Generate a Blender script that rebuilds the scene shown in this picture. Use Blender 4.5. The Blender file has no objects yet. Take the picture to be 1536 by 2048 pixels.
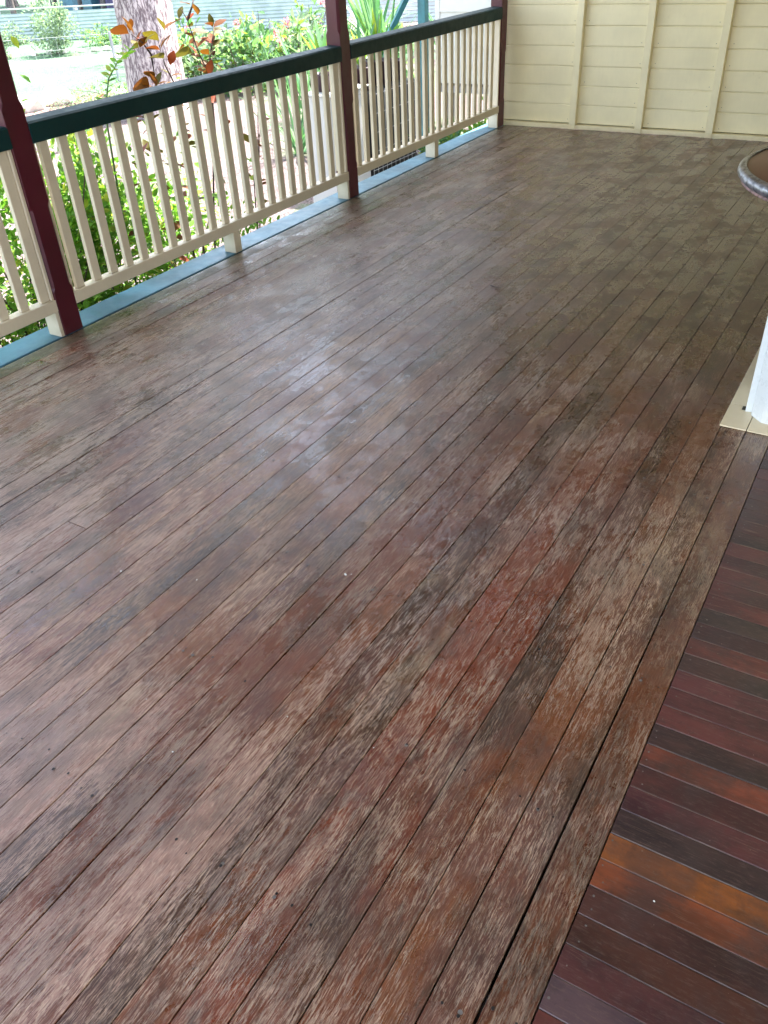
import bpy, bmesh, math, random
import numpy as np
from mathutils import Vector, Matrix
random.seed(7); RNG = np.random.default_rng(7)
R = math.radians
SC = bpy.context.scene; COL = SC.collection
# ------------------------------------------------------------------ camera, sky, sun, exposure
cam = bpy.data.cameras.new('camera'); co = bpy.data.objects.new('camera', cam); COL.objects.link(co)
co.location = (3.3907, 0.0, 1.6); co.rotation_euler = (0.9493, 0.0456, 0.5359)
cam.sensor_fit = 'VERTICAL'; cam.sensor_height = 36.0; cam.lens = 1648.15/2048*36; cam.clip_end = 400; cam.clip_start = 0.02
SC.camera = co
SUN = Vector((0.06, 0.49, 0.86)).normalized()
world = bpy.data.worlds.new('World'); SC.world = world; world.use_nodes = True
wn = world.node_tree.nodes; sky = wn.new('ShaderNodeTexSky'); sky.sky_type = 'NISHITA'; sky.sun_disc = False
sky.sun_elevation = math.asin(SUN.z); sky.sun_rotation = math.atan2(SUN.x, SUN.y); sky.dust_density = 2.0
wn['Background'].inputs['Strength'].default_value = 0.15
# thin bright haze high up: the clear sky colour pulled part of the way to white
_bw = wn.new('ShaderNodeRGBToBW'); _mx = wn.new('ShaderNodeMix'); _mx.data_type = 'RGBA'; _mx.inputs[0].default_value = .45
world.node_tree.links.new(sky.outputs[0], _bw.inputs[0]); world.node_tree.links.new(sky.outputs[0], _mx.inputs[6]); world.node_tree.links.new(_bw.outputs[0], _mx.inputs[7])
world.node_tree.links.new(_mx.outputs[2], wn['Background'].inputs[0])
sl = bpy.data.lights.new('sun', 'SUN'); sl.energy = 3.0; sl.angle = R(0.5); sl.color = (1, .95, .87)
so = bpy.data.objects.new('sun', sl); COL.objects.link(so); so.rotation_euler = SUN.to_track_quat('Z', 'Y').to_euler()
vs = SC.view_settings; vs.view_transform = 'Standard'; vs.look = 'None'; vs.gamma = 1; vs.use_curve_mapping = False
vs.exposure = 3.3
SC.render.engine = 'CYCLES'

# ------------------------------------------------------------------ node helper
class NT:
    def __init__(s, name, rough=.6, spec=.5):
        s.m = bpy.data.materials.new(name); s.m.use_nodes = True; s.t = s.m.node_tree
        s.b = s.t.nodes['Principled BSDF']; s.set('Roughness', rough); s.set('Specular IOR Level', spec)
    def set(s, k, v, node=None):
        sock = (node or s.b).inputs[k]
        if isinstance(v, bpy.types.NodeSocket): s.t.links.new(v, sock)
        else:
            if isinstance(v, (tuple, list)) and len(v) == 3 and len(getattr(sock, 'default_value', [0]*4)) == 4: v = (*v, 1)
            sock.default_value = v
    def n(s, typ, **kw):
        nd = s.t.nodes.new('ShaderNode'+typ)
        for k, v in kw.items(): setattr(nd, k, v)
        return nd
    def pos(s): return s.n('NewGeometry').outputs['Position']
    def rnd(s): return s.n('ObjectInfo').outputs['Random']
    def island(s): return s.n('NewGeometry').outputs['Random Per Island']
    def ocol(s): return s.n('ObjectInfo').outputs['Color']
    def math(s, op, a, b=0.0, c=0.0, clamp=False):
        nd = s.n('Math', operation=op, use_clamp=clamp); s.set(0, a, nd); s.set(1, b, nd)
        if op in ('MULTIPLY_ADD', 'COMPARE'): s.set(2, c, nd)
        return nd.outputs[0]
    def sep(s, v):
        nd = s.n('SeparateXYZ'); s.set(0, v, nd); return nd.outputs
    def comb(s, x, y, z):
        nd = s.n('CombineXYZ'); s.set(0, x, nd); s.set(1, y, nd); s.set(2, z, nd); return nd.outputs[0]
    def scale(s, v, k):
        nd = s.n('VectorMath', operation='MULTIPLY'); s.set(0, v, nd); s.set(1, k, nd); return nd.outputs[0]
    def noise(s, v, scale=1., detail=4., rough=.55, dist=0.):
        nd = s.n('TexNoise'); s.set('Vector', v, nd); s.set('Scale', scale, nd); s.set('Detail', detail, nd); s.set('Roughness', rough, nd); s.set('Distortion', dist, nd)
        return nd.outputs[0]
    def step(s, v, a, b, lo=0., hi=1.):
        nd = s.n('MapRange', interpolation_type='SMOOTHSTEP'); s.set(0, v, nd); s.set(1, a, nd); s.set(2, b, nd); s.set(3, lo, nd); s.set(4, hi, nd); return nd.outputs[0]
    def mix(s, f, a, b, mode='MIX'):
        nd = s.n('Mix', data_type='RGBA', blend_type=mode); s.set(0, f, nd); s.set(6, a, nd); s.set(7, b, nd); return nd.outputs[2]
    def bump(s, h, strength=.3, dist=.002, normal=None):
        nd = s.n('Bump'); s.set('Height', h, nd); nd.inputs['Strength'].default_value = strength; nd.inputs['Distance'].default_value = dist
        if normal is not None: s.set('Normal', normal, nd)
        s.set('Normal', nd.outputs[0]); return nd.outputs[0]

def paint(name, col, rough=.45, var=.12, dirt=(.2, .16, .11), dirtamt=.25, brush=.15, spec=.5, grime=1.):
    m = NT(name, rough, spec); p = m.pos()
    a = m.noise(p, 3., 4.); b = m.noise(m.scale(p, (60., 60., 9.)), 1., 3.); d = m.noise(p, 14., 6., .7)
    c = m.mix(m.step(a, .3, .7), tuple(x*(1-var) for x in col), tuple(min(1, x*(1+var*.5)) for x in col))
    c = m.mix(m.step(d, .62, .82, 0, dirtamt), c, dirt)
    g = m.noise(m.scale(p, (9., 9., 22.)), 1., 6., .7)     # grime and scuffs that gather just above the boards
    c = m.mix(m.math('MULTIPLY', m.step(m.math('ADD', m.sep(p)[2], m.math('MULTIPLY', g, .10)), .115, .035), dirtamt*1.6*grime), c, dirt)
    c = m.mix(m.math('MULTIPLY', b, brush), c, tuple(x*.6 for x in col))
    m.set('Base Color', c); m.set('Roughness', m.step(d, .3, .8, rough-.08, rough+.18)); m.bump(m.math('ADD', b, m.math('MULTIPLY', d, .6)), .25, .0012)
    return m.m

# ---- the worn verandah boards
def floor_mat():
    m = NT('worn_floorboards', .45, .85); p = m.pos(); X, Y, Z = m.sep(p); r = m.rnd()
    A = lambda a, b: m.math('ADD', a, b)
    T = lambda a, b: m.math('MULTIPLY', a, b)
    r2 = m.math('FRACT', T(r, 17.31)); r3 = m.math('FRACT', T(r, 91.7))
    pb = m.comb(X, Y, T(r, 23.))
    near = m.step(Y, 3.8, 1.0); left = m.step(X, 2.2, .3); far = T(m.step(Y, 2.3, 4.6), m.step(X, .7, 2.0))  # region masks: wear tones, with the floor's light pattern partly painted in
    corner = T(m.step(Y, 2.0, .3), m.step(X, 3.0, 2.1))
    rs = T(m.step(X, 1.9, 2.5), m.step(X, 3.15, 3.0)); bias2 = T(T(m.step(X, 1.5, 2.4), m.step(Y, .5, 1.5)), -.028)
    fleck_ = m.noise(m.scale(pb, (240., 55., 1.)), 1., 4., .7)
    # three scales of wear crossing the boards, and one kept to each board
    big = m.noise(m.scale(p, (1., .75, 1.)), .85, 3., .5)
    mid = m.noise(m.scale(p, (1., .42, 1.)), 5.2, 8., .70, .25)
    own = m.noise(m.scale(pb, (1., .16, 1.)), 11., 6., .65)
    streak = m.noise(m.scale(pb, (360., 13., 1.)), 1., 3., .7)
    fine = m.noise(m.scale(p, (180., 40., 1.)), 1., 5., .8)
    crackle = m.noise(m.scale(pb, (90., 14., 1.)), 1., 6., .8)
    fig = m.noise(m.scale(pb, (7.5, 2.1, 1.)), 1., 2.5, .45, .3)
    fig2 = m.noise(m.scale(pb, (30., 11., 1.)), 1., 2., .5)
    fleck = m.noise(m.scale(pb, (400., 30., 1.)), 1., 2., .6)
    band = m.math('SINE', A(T(fig, 105.), A(T(X, 1020.), T(m.noise(m.scale(pb, (45., 18., 1.)), 1., 3., .6), 24.))))
    # coat left on the wood: brown-black, red-brown, plum
    dark = m.mix(m.step(own, .35, .65), (.045, .024, .017), (.110, .060, .040))
    red = m.mix(r2, (.175, .045, .024), (.170, .068, .026))
    plum = (.115, .062, .066)
    hue = A(T(m.noise(m.scale(pb, (1., .30, 1.)), 6.5, 6., .68), .75), T(r3, .25))
    var = m.mix(T(m.step(hue, .42, .58), A(A(T(near, .72), .26), T(T(rs, m.step(Y, 2.2, 1.2)), .15))), dark, red)
    var = m.mix(T(m.step(m.noise(m.scale(p, (1., .5, 1.)), 3.4, 6., .68), .47, .62), .60), var, plum)
    vv = A(.50, A(T(streak, .55), T(fleck_, .45))); var = m.mix(1., var, m.comb(T(vv, 1.12), vv, T(vv, .92)), 'MULTIPLY')
    # bare weathered timber: cool grey, tan, pinkish; paler left and corner include painted light
    tan = m.mix(m.step(m.noise(m.scale(pb, (1., .5, 1.)), 4.7, 4.), .42, .62), (.210, .160, .125), (.300, .220, .145))
    tan = m.mix(m.step(big, .45, .62, 0, .6), tan, (.235, .210, .190))
    tan = m.mix(T(m.step(own, .42, .58), T(near, .65)), tan, (.34, .175, .115))
    tan = m.mix(T(corner, .7), m.mix(T(left, .6), tan, (.285, .255, .225)), (.46, .28, .24))
    tv = A(.52, A(T(crackle, .42), A(T(streak, .25), T(fleck, .35)))); tan = m.mix(1., tan, m.comb(tv, tv, tv), 'MULTIPLY')
    w = A(A(T(mid, .72), T(own, .26)), A(T(big, .10), A(bias2, -.078)))
    w = A(w, A(T(left, .03), A(T(far, -.045), T(corner, .06)))); w = A(w, T(m.math('SUBTRACT', r2, .5), .05))
    e = A(T(m.math('SUBTRACT', fine, .5), .34), A(T(m.math('SUBTRACT', crackle, .5), .40), T(m.math('SUBTRACT', streak, .5), .48)))
    worn = m.step(A(w, e), .455, .565)
    c = m.mix(T(worn, .88), var, tan)
    # pale raised grain lines
    sw = T(T(m.step(band, .0, .9), m.step(crackle, .40, .58)), m.step(fleck, .36, .56, .25, 1.))
    ln = m.math('MAXIMUM', sw, m.math('MAXIMUM', T(m.step(streak, .53, .66), m.step(fine, .40, .58)), T(m.step(fleck, .53, .64), m.step(crackle, .44, .56, .2, 1.))))
    la = T(T(ln, m.step(w, .33, .50, .18, 1.)), A(T(m.step(Y, 4.6, 2.2), .72), .20))
    c = m.mix(la, c, m.mix(m.step(big, .4, .6), (.54, .40, .29), (.50, .37, .30)))
    # dark grooves of open grain
    gr = T(m.step(m.noise(m.scale(pb, (300., 9., 1.)), 1., 3., .7), .58, .70), m.step(own, .40, .60))
    c = m.mix(T(gr, .75), c, (.045, .028, .022))
    # rubbed cream patches
    rub = T(m.step(m.noise(m.scale(pb, (1., .40, 1.)), 5.1, 3., .55), .62, .74), m.step(A(fine, T(streak, .5)), .60, .86))
    c = m.mix(T(rub, .65), c, (.45, .34, .225))
    # black stains and grey grime
    st = m.step(A(m.noise(m.scale(p, (1., .5, 1.)), 4.6, 7., .70, .4), A(T(m.math('SUBTRACT', fine, .5), .16), T(m.math('SUBTRACT', streak, .5), .16))), .50, .62)
    c = m.mix(T(st, A(.44, T(far, .05))), c, m.mix(left, (.055, .042, .036), (.085, .078, .068)))
    c = m.mix(T(m.step(m.noise(p, 95., 3., .6), .68, .75), .5), c, (.5, .44, .36))
    c = m.mix(T(m.step(m.noise(p, 60., 3., .6), .69, .74), .5), c, (.04, .03, .025))
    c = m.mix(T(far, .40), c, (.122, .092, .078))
    mo = m.noise(m.scale(p, (1., .55, 1.)), 30., 9., .78); mo2 = m.noise(m.scale(pb, (1., .28, 1.)), 16., 7., .72)
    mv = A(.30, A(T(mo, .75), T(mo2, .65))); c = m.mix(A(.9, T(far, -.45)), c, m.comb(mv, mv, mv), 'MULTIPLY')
    c = m.mix(T(m.step(X, .112, .10), .7), c, m.mix(m.step(mo, .42, .6), (.07, .06, .045), (.27, .235, .165)))
    c = m.mix(T(T(m.step(mo, .56, .66), m.step(Y, 1.2, 3.)), A(.34, T(far, -.24))), c, (.34, .29, .235))
    c = m.mix(T(m.step(mo2, .40, .33), .45), c, (.045, .034, .028))
    bv = A(.82, T(r, .34)); c = m.mix(1.0, c, m.comb(T(bv, 1.02), T(bv, .92), T(bv, .85)), 'MULTIPLY')
    m.set('Base Color', c)
    gl = m.step(m.noise(m.scale(p, (1., .8, 1.)), 5., 7., .72), .42, .60)      # where the coat still shines
    m.set('Roughness', A(A(m.step(worn, 0., 1., .15, .28), T(gl, .22)), T(crackle, .08)))
    h = A(A(T(ln, -.5), T(worn, -.35)), A(T(crackle, .9), T(m.noise(p, 9., 3.), 1.6)))
    m.bump(h, .35, .0016)
    return m.m

def porch_mat():
    m = NT('stained_porch_boards', .36, .5); p = m.pos(); X, Y, Z = m.sep(p); r = m.rnd(); oc = m.ocol()
    pb = m.comb(X, Y, m.math('MULTIPLY', r, 23.))
    a = m.noise(m.scale(pb, (.45, 1.3, 1.)), 5., 6., .62); b = m.noise(m.scale(pb, (14., 300., 1.)), 1., 4., .65)
    f = m.noise(m.scale(pb, (55., 90., 1.)), 1., 5., .7)
    c = m.mix(m.step(a, .44, .60, 0, .9), oc, m.mix(1., oc, (.42, .48, .62), 'MULTIPLY'))
    c = m.mix(m.step(m.noise(p, 4.3, 6., .65), .48, .66, 0, .60), c, (.060, .040, .040))
    wn_ = m.math('MULTIPLY', m.step(b, .58, .68), m.step(m.noise(m.scale(pb, (.6, 1., 1.)), 4., 4.), .5, .66))
    c = m.mix(m.math('MULTIPLY', wn_, .55), c, (.30, .19, .13))
    c = m.mix(m.step(m.noise(p, 120., 2.), .73, .78, 0, .4), c, (.40, .33, .26))
    c = m.mix(m.math('MULTIPLY', m.step(f, .5, .8), m.step(Y, 1.0, .6, .05, .5)), c, (.20, .135, .125))
    off = m.math('FRACT', m.math('MULTIPLY', m.math('SUBTRACT', m.math('ADD', Y, .067*200), .695), 1/.067)); ed = m.math('ABSOLUTE', m.math('SUBTRACT', off, .5))
    c = m.mix(m.math('MULTIPLY', m.step(ed, .462, .492), m.step(m.noise(m.scale(p, (9., 60., 1.)), 1., 5., .7), .38, .60, .1, .8)), c, (.24, .165, .115))
    c = m.mix(m.math('MULTIPLY', m.step(m.noise(p, 17., 7., .75), .50, .66), .35), c, (.035, .024, .024))
    c = m.mix(m.math('MULTIPLY', m.step(m.noise(m.scale(p, (28., 170., 1.)), 1., 7., .85), .50, .66), .45), c, (.20, .13, .105))
    m.set('Base Color', c); m.set('Roughness', m.math('ADD', .26, m.math('MULTIPLY', f, .25)))
    m.bump(m.math('ADD', m.math('MULTIPLY', b, .7), m.noise(p, 11., 3.)), .25, .0012)
    return m.m

def plain(name, col, rough=.6, var=.25, scale=6., bump=.2, metal=0., spec=.5, col2=None):
    m = NT(name, rough, spec); p = m.pos(); a = m.noise(p, scale, 5., .6)
    m.set('Base Color', m.mix(m.step(a, .3, .7), col2 or tuple(x*(1-var) for x in col), tuple(min(1, x*(1+var)) for x in col)))
    m.set('Metallic', metal); m.bump(a, bump, .01); return m.m

def leafmat(name, c1, c2, c3=None, trans=.45, rough=.45):
    m = NT(name, max(rough, .55), .18); i = m.island(); r = m.rnd()
    k = m.math('FRACT', m.math('ADD', m.math('MULTIPLY', i, 7.13), r))
    c = m.mix(k, c1, c2)
    if c3: c = m.mix(m.step(m.math('FRACT', m.math('MULTIPLY', k, 5.7)), .78, .84), c, c3)
    c = m.mix(m.step(m.noise(m.pos(), 30., 3.), .4, .7, 0, .3), c, tuple(x*.6 for x in c1))
    m.set('Base Color', c)
    tr = m.n('BsdfTranslucent'); m.set('Color', m.mix(.5, c, m.mix(1., c, (2., 2., .8), 'MULTIPLY')), tr)
    ms = m.n('MixShader'); ms.inputs[0].default_value = trans
    m.t.links.new(m.b.outputs[0], ms.inputs[1]); m.t.links.new(tr.outputs[0], ms.inputs[2])
    m.t.links.new(ms.outputs[0], m.t.nodes['Material Output'].inputs['Surface']); return m.m

def barkmat(name, c1, c2, sc=9.):
    m = NT(name, .85, .2); p = m.pos(); a = m.noise(m.scale(p, (1., 1., .28)), sc, 7., .68, .5); b = m.noise(p, 1.6, 3.)
    m.set('Base Color', m.mix(m.step(a, .42, .58), c1, m.mix(m.step(b, .4, .6), c2, tuple(x*.8 for x in c2)))); m.bump(a, .9, .04); return m.m

def ground_mat():
    m = NT('garden_ground', .95, .1); p = m.pos(); X, Y, Z = m.sep(p)
    f = m.noise(p, 30., 5., .7); g = m.noise(p, 1.3, 4.)
    lawn = m.mix(m.step(f, .35, .65), (.036, .080, .048), (.12, .19, .12))
    lawn = m.mix(m.step(g, .55, .7, 0, .6), lawn, (.13, .14, .09))
    grav = m.mix(m.step(m.noise(p, 42., 3., .7), .42, .60), (.06, .045, .045), (.22, .175, .17))
    mulch = m.mix(m.step(m.noise(p, 24., 5., .75), .42, .6), (.08, .05, .045), (.30, .22, .20))
    d = m.math('ADD', m.math('MULTIPLY', m.math('SUBTRACT', m.noise(p, .9, 3.), .5), 2.2), 0.)
    # nearness to the house: gravel yard, then lawn
    u = m.math('ADD', X, d)
    c = m.mix(m.step(u, -8.8, -8.0), lawn, grav)
    band = m.math('MULTIPLY', m.step(u, -10.9, -10.4), m.step(u, -8.9, -9.3))
    c = m.mix(band, c, mulch)
    v = m.math('ADD', m.math('MULTIPLY', X, .86), m.math('ADD', m.math('MULTIPLY', Y, -.50), m.math('MULTIPLY', d, .35)))   # across the far path
    path = m.math('MULTIPLY', m.step(v, -22.6, -22.3), m.step(v, -20.9, -21.2))
    c = m.mix(m.math('MULTIPLY', path, .9), c, (.27, .23, .21))
    green = m.math('MULTIPLY', m.step(m.noise(p, .7, 4.), .52, .6), m.step(u, -8.6, -7.5))
    c = m.mix(m.math('MULTIPLY', green, m.step(f, .4, .6, .2, .8)), c, (.09, .15, .07))
    m.set('Base Color', c); m.bump(f, .7, .03); return m.m

M = dict(
 floor=floor_mat(), porch=porch_mat(),
 cream=paint('cream_wall_paint', (.90, .79, .50), .42, .07, (.30, .22, .10), .22),
 rail=paint('cream_rail_paint', (.76, .66, .50), .42, .08, (.25, .2, .12), .18),
 burg=paint('burgundy_paint', (.085, .007, .018), .38, .2, (.10, .04, .04), .25),
 teal=paint('dark_teal_paint', (.003, .034, .036), .55, .2, (.03, .05, .04), .15, .15, .3),
 edge=paint('weathered_teal_sky_sheen', (.065, .185, .255), .40, .45, (.03, .045, .045), .75, .3, .5, 0.),  # teal like the handrail; blue sky sheen put into the base colour
 sill=paint('cream_sill_paint', (.88, .74, .50), .45, .06, (.12, .09, .06), .35, .15, .5, 0.),
 white=paint('white_gloss_paint', (.82, .84, .83), .28, .02, (.6, .58, .53), .0),
 dark=plain('dark_gap_shade', (.02, .016, .013), .9),  # near-black for sheets that stand in for shade behind gaps
 timber=plain('underfloor_timber', (.06, .045, .035), .8),
 ground=ground_mat(),
 tealpost=plain('green_pergola_paint', (.04, .17, .19), .5),
 weather=paint('pale_weatherboard_paint', (.72, .70, .62), .5, .05, (.3, .28, .22), .15),
 iron=plain('galvanised_iron', (.42, .47, .49), .45, .15, 3., .1, .35),
 box=plain('pale_cabinet_steel', (.50, .50, .47), .5, .06, 2., .05),
 black=plain('black_plastic', (.012, .013, .016), .4, .2),
 wire=plain('pale_wire', (.55, .55, .55), .4, .1, 4., .05, .3),
 pot=plain('plum_pot_glaze', (.05, .022, .03), .4), pot2=plain('terracotta', (.32, .12, .06), .8),
 bark=barkmat('grey_brown_bark', (.17, .125, .13), (.66, .55, .52), 26.), bark2=barkmat('thin_trunk_bark', (.06, .05, .05), (.20, .17, .16), 14.),
 stem=plain('brown_stem', (.07, .04, .035), .7, .3, 20.), gstem=plain('green_stem', (.10, .16, .05), .6, .3, 20.),
 green=leafmat('small_green_leaves', (.075, .19, .025), (.19, .38, .05), (.26, .32, .05)),
 green2=leafmat('broad_green_leaves', (.06, .15, .06), (.16, .30, .13), (.22, .28, .07)),
 bluegreen=leafmat('grey_green_leaves', (.11, .18, .13), (.22, .30, .22)),
 redleaf=leafmat('bronze_leaves', (.105, .030, .006), (.14, .060, .008), (.20, .036, .010), .3),
 olive=leafmat('olive_leaves', (.070, .066, .010), (.12, .095, .014), (.16, .055, .015), .3),
 spear=leafmat('spear_leaves', (.05, .16, .07), (.16, .30, .16), None, .3),
 crown=leafmat('tree_crown_leaves', (.03, .07, .02), (.07, .12, .03), None, .35),
 flower=leafmat('pink_petals', (.50, .13, .22), (.62, .24, .32), None, .4),
 rock=plain('pale_sandstone', (.72, .64, .58), .9, .15, 9., .6),
 stone=plain('grey_stone', (.20, .18, .18), .9, .3, 8., .6),
 shed=plain('purple_shed_shade', (.13, .11, .22), .8, .2), shed2=plain('shed_iron', (.30, .30, .33), .6, .2, 2.),
 tabletop=plain('brown_tabletop', (.21, .085, .055), .35, .12, 4., .05),
 rim=plain('worn_silver_rim', (.34, .34, .38), .28, .55, 40., .5, .75), pinkrim=plain('pink_worn_underrim', (.30, .19, .18), .5, .3, 30.),
 crumb=plain('white_crumb', (.8, .78, .72), .8), nail=plain('rusty_nail', (.025, .02, .02), .5), mark=plain('nail_halo', (.19, .165, .15), .8),
 inner=plain('hall_paint', (.30, .27, .20), .7, .05), ceil=plain('ceiling_lining', (.52, .48, .38), .6, .05), roofm=plain('roof_iron', (.25, .27, .28), .5),
)

# ------------------------------------------------------------------ object helpers
def tag(o, label=None, cat=None, group=None, kind=None):
    if label: o['label'] = label
    if cat: o['category'] = cat
    if group: o['group'] = group
    if kind: o['kind'] = kind
    return o
def link(name, me, mat, parent=None, loc=None):
    o = bpy.data.objects.new(name, me); COL.objects.link(o)
    if mat is not None and not me.materials: me.materials.append(M[mat] if isinstance(mat, str) else mat)
    if parent is not None: o.parent = parent
    if loc is not None: o.location = loc
    return o
def empty(name, loc, label, cat, group=None):
    o = bpy.data.objects.new(name, None); COL.objects.link(o); o.location = loc; o.empty_display_size = .1
    o['_l'] = tuple(loc); tag(o, label, cat, group); del o['_l']; return o
def rel(parent, p):   # world point into the parent's frame (parents are unrotated)
    return Vector(p)-(Vector(parent.location) if parent is not None else Vector())
class MB:
    def __init__(s): s.v = []; s.f = []
    def box(s, a, b, bev=0.0):
        x0, y0, z0 = a; x1, y1, z1 = b
        if bev <= 0:
            n = len(s.v); s.v += [(x, y, z) for z in (z0, z1) for x, y in ((x0, y0), (x1, y0), (x1, y1), (x0, y1))]
            s.f += [tuple(n+i for i in q) for q in ((3, 2, 1, 0), (4, 5, 6, 7), (0, 1, 5, 4), (1, 2, 6, 5), (2, 3, 7, 6), (3, 0, 4, 7))]
        else:
            bm = bmesh.new(); bmesh.ops.create_cube(bm, size=1)
            bmesh.ops.scale(bm, vec=(x1-x0, y1-y0, z1-z0), verts=bm.verts); bmesh.ops.translate(bm, vec=((x0+x1)/2, (y0+y1)/2, (z0+z1)/2), verts=bm.verts)
            bmesh.ops.bevel(bm, geom=bm.edges[:], offset=bev, segments=1, affect='EDGES'); s.bm(bm)
        return s
    def bm(s, bm):
        n = len(s.v); bm.verts.index_update(); s.v += [tuple(v.co) for v in bm.verts]; s.f += [tuple(n+v.index for v in f.verts) for f in bm.faces]; bm.free(); return s
    def tube(s, pts, rad, seg=6, cap=True):
        pts = [Vector(p) for p in pts]; rad = rad if isinstance(rad, (list, tuple)) else [rad]*len(pts); n = len(s.v)
        for i, p in enumerate(pts):
            d = (pts[min(i+1, len(pts)-1)]-pts[max(i-1, 0)]).normalized(); q = d.to_track_quat('Z', 'Y')
            for k in range(seg):
                a = 2*math.pi*k/seg; s.v.append(tuple(p+q@Vector((math.cos(a)*rad[i], math.sin(a)*rad[i], 0))))
        for i in range(len(pts)-1):
            for k in range(seg):
                a = n+i*seg+k; b = n+i*seg+(k+1) % seg; s.f.append((a, b, b+seg, a+seg))
        if cap: s.f += [tuple(n+k for k in reversed(range(seg))), tuple(n+(len(pts)-1)*seg+k for k in range(seg))]
        return s
    def lathe(s, c, prof, seg=32):
        n = len(s.v)
        for r, z in prof:
            for k in range(seg): a = 2*math.pi*k/seg; s.v.append((c[0]+r*math.cos(a), c[1]+r*math.sin(a), c[2]+z))
        for i in range(len(prof)-1):
            for k in range(seg):
                a = n+i*seg+k; b = n+i*seg+(k+1) % seg; s.f.append((a, b, b+seg, a+seg))
        s.f += [tuple(n+k for k in reversed(range(seg))), tuple(n+(len(prof)-1)*seg+k for k in range(seg))]; return s
    def prism(s, poly, z0, z1):
        n = len(s.v); k = len(poly); s.v += [(x, y, z0) for x, y in poly]+[(x, y, z1) for x, y in poly]
        s.f += [tuple(n+i for i in reversed(range(k))), tuple(n+k+i for i in range(k))]+[(n+i, n+(i+1) % k, n+k+(i+1) % k, n+k+i) for i in range(k)]; return s
    def mesh(s, name, smooth=False, off=(0, 0, 0)):
        me = bpy.data.meshes.new(name); o = Vector(off); me.from_pydata([tuple(Vector(v)-o) for v in s.v], [], s.f); me.update()
        if smooth: me.shade_smooth()
        return me
    def build(s, name, mat, parent=None, smooth=False, **t):
        off = parent.location if parent is not None else (0, 0, 0)
        if parent is not None and parent.parent is not None: off = Vector(off)+parent.parent.location
        return tag(link(name, s.mesh(name, smooth, off), mat, parent), **t)

# ------------------------------------------------------------------ floor
floor = empty('floor', (0, 0, 0), None, None); floor['kind'] = 'structure'
XS = [.013, .108, .204, .299, .396, .494, .590, .685, .780, .876, .972, 1.070, 1.163, 1.256, 1.349, 1.441, 1.533, 1.625, 1.716, 1.808, 1.902, 1.996, 2.092, 2.187, 2.283, 2.379, 2.468, 2.558, 2.650, 2.743, 2.853, 2.950, 3.037, 3.126, 3.214]
Y0, Y1 = -2.1, 7.775
JO = {12: [4.99], 13: [1.35], 20: [5.62], 21: [6.46], 16: [7.10], 28: [3.60], 1: [4.50, 2.2], 17: [5.3], 18: [6.9], 6: [6.1], 24: [5.05], 30: [4.4], 9: [5.7], 3: [6.8], 14: [6.3], 22: [4.2]}
nail = MB(); halo = MB()
def disc(mb, x, y, z, r, seg=8):
    n = len(mb.v); e = random.uniform(.8, 1.3)
    mb.v += [(x+r*math.cos(a), y+r*e*math.sin(a), z) for a in (2*math.pi*k/seg+.2 for k in range(seg))]; mb.f.append(tuple(range(n, n+seg)))
for i in range(len(XS)-1):
    gap = random.choice([.0009, .0013, .0018, .0024]); gap = .0028 if i == 32 else gap
    if 14 < i < 32: gap += .0008
    if i in (26, 29): gap = .0034
    if i in (13,): gap = .0032
    x0, x1 = XS[i]+gap/2, XS[i+1]-gap/2
    if i == 33: x1 += .0012
    ys = [Y0]+sorted(JO.get(i, [random.uniform(4.2, 7.2)] if i % 4 else []))+[Y1]
    for a, b in zip(ys[:-1], ys[1:]):
        a += .0015 if a > Y0 else 0; b -= .0015 if b < Y1 else 0
        dz = random.uniform(-.0006, .0006); t1 = random.uniform(-.0009, .0009)
        mb = MB(); c = .0009; n = max(2, int((b-a)/.6)); k0 = 0
        wob = [random.uniform(-.0007, .0007) for _ in range(n+1)]
        for j in range(n+1):
            y = a+(b-a)*j/n; w = wob[j]
            xw = .0046*min(1, max(0, (1.95-y)/1.1)) if i == 33 else 0
            mb.v += [(x0+xw, y, -.021), (x0+w+xw, y, dz-t1-c), (x0+c+w+xw, y, dz-t1), (x1-c+w, y, dz+t1), (x1+w, y, dz+t1-c), (x1, y, -.021)]
        for j in range(n):
            for k in range(6):
                p = j*6+k; q = j*6+(k+1) % 6; mb.f.append((p, q, q+6, p+6))
        mb.f += [(5, 4, 3, 2, 1, 0), tuple(n*6+k for k in range(6))]
        mb.build('floorboard', 'floor', floor)
    yj = -.12+.5*random.random()*.1
    for q in range(7):
        y = .18+q*.455+random.uniform(-.02, .02)
        if random.random() < .8:
            for fx in ((.28, .74) if random.random() < .7 else (random.choice([.3, .72]),)):
                x = XS[i]+(XS[i+1]-XS[i])*fx+random.uniform(-.006, .006)
                if x > 1.2: disc(nail, x, y+random.uniform(-.012, .012), .0022, random.uniform(.002, .0036))
                if x > 1.2 and random.random() < .3: disc(halo, x, y, .0014, random.uniform(.003, .0055), 7)
nail.build('nail_heads', 'nail', floor, kind='stuff')
j = MB()
for k in range(23): j.box((-.10, Y0+.1+k*.44, -.13), (5.6, Y0+.145+k*.44, -.0215))
j.build('joist', 'timber', floor)
MB().box((-.08, Y0, -.30), (5.6, Y1, -.26)).build('underfloor_shade', 'dark', floor)  # added dark sheet standing in for the shade below the boards

edge = empty('edge_board', (-.1, 0, 0), None, None); edge['kind'] = 'structure'
ys = [-2.1, .9, 5.2, 7.80]
for a, b in zip(ys[:-1], ys[1:]):
    MB().box((-.193, a+.001, -.045), (-.011, b-.001, -.003), .004).build('edge_plank', 'edge', edge)
MB().box((-.170, -2.1, -.30), (-.135, 7.8, -.0465)).build('fascia', 'edge', edge)

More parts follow.
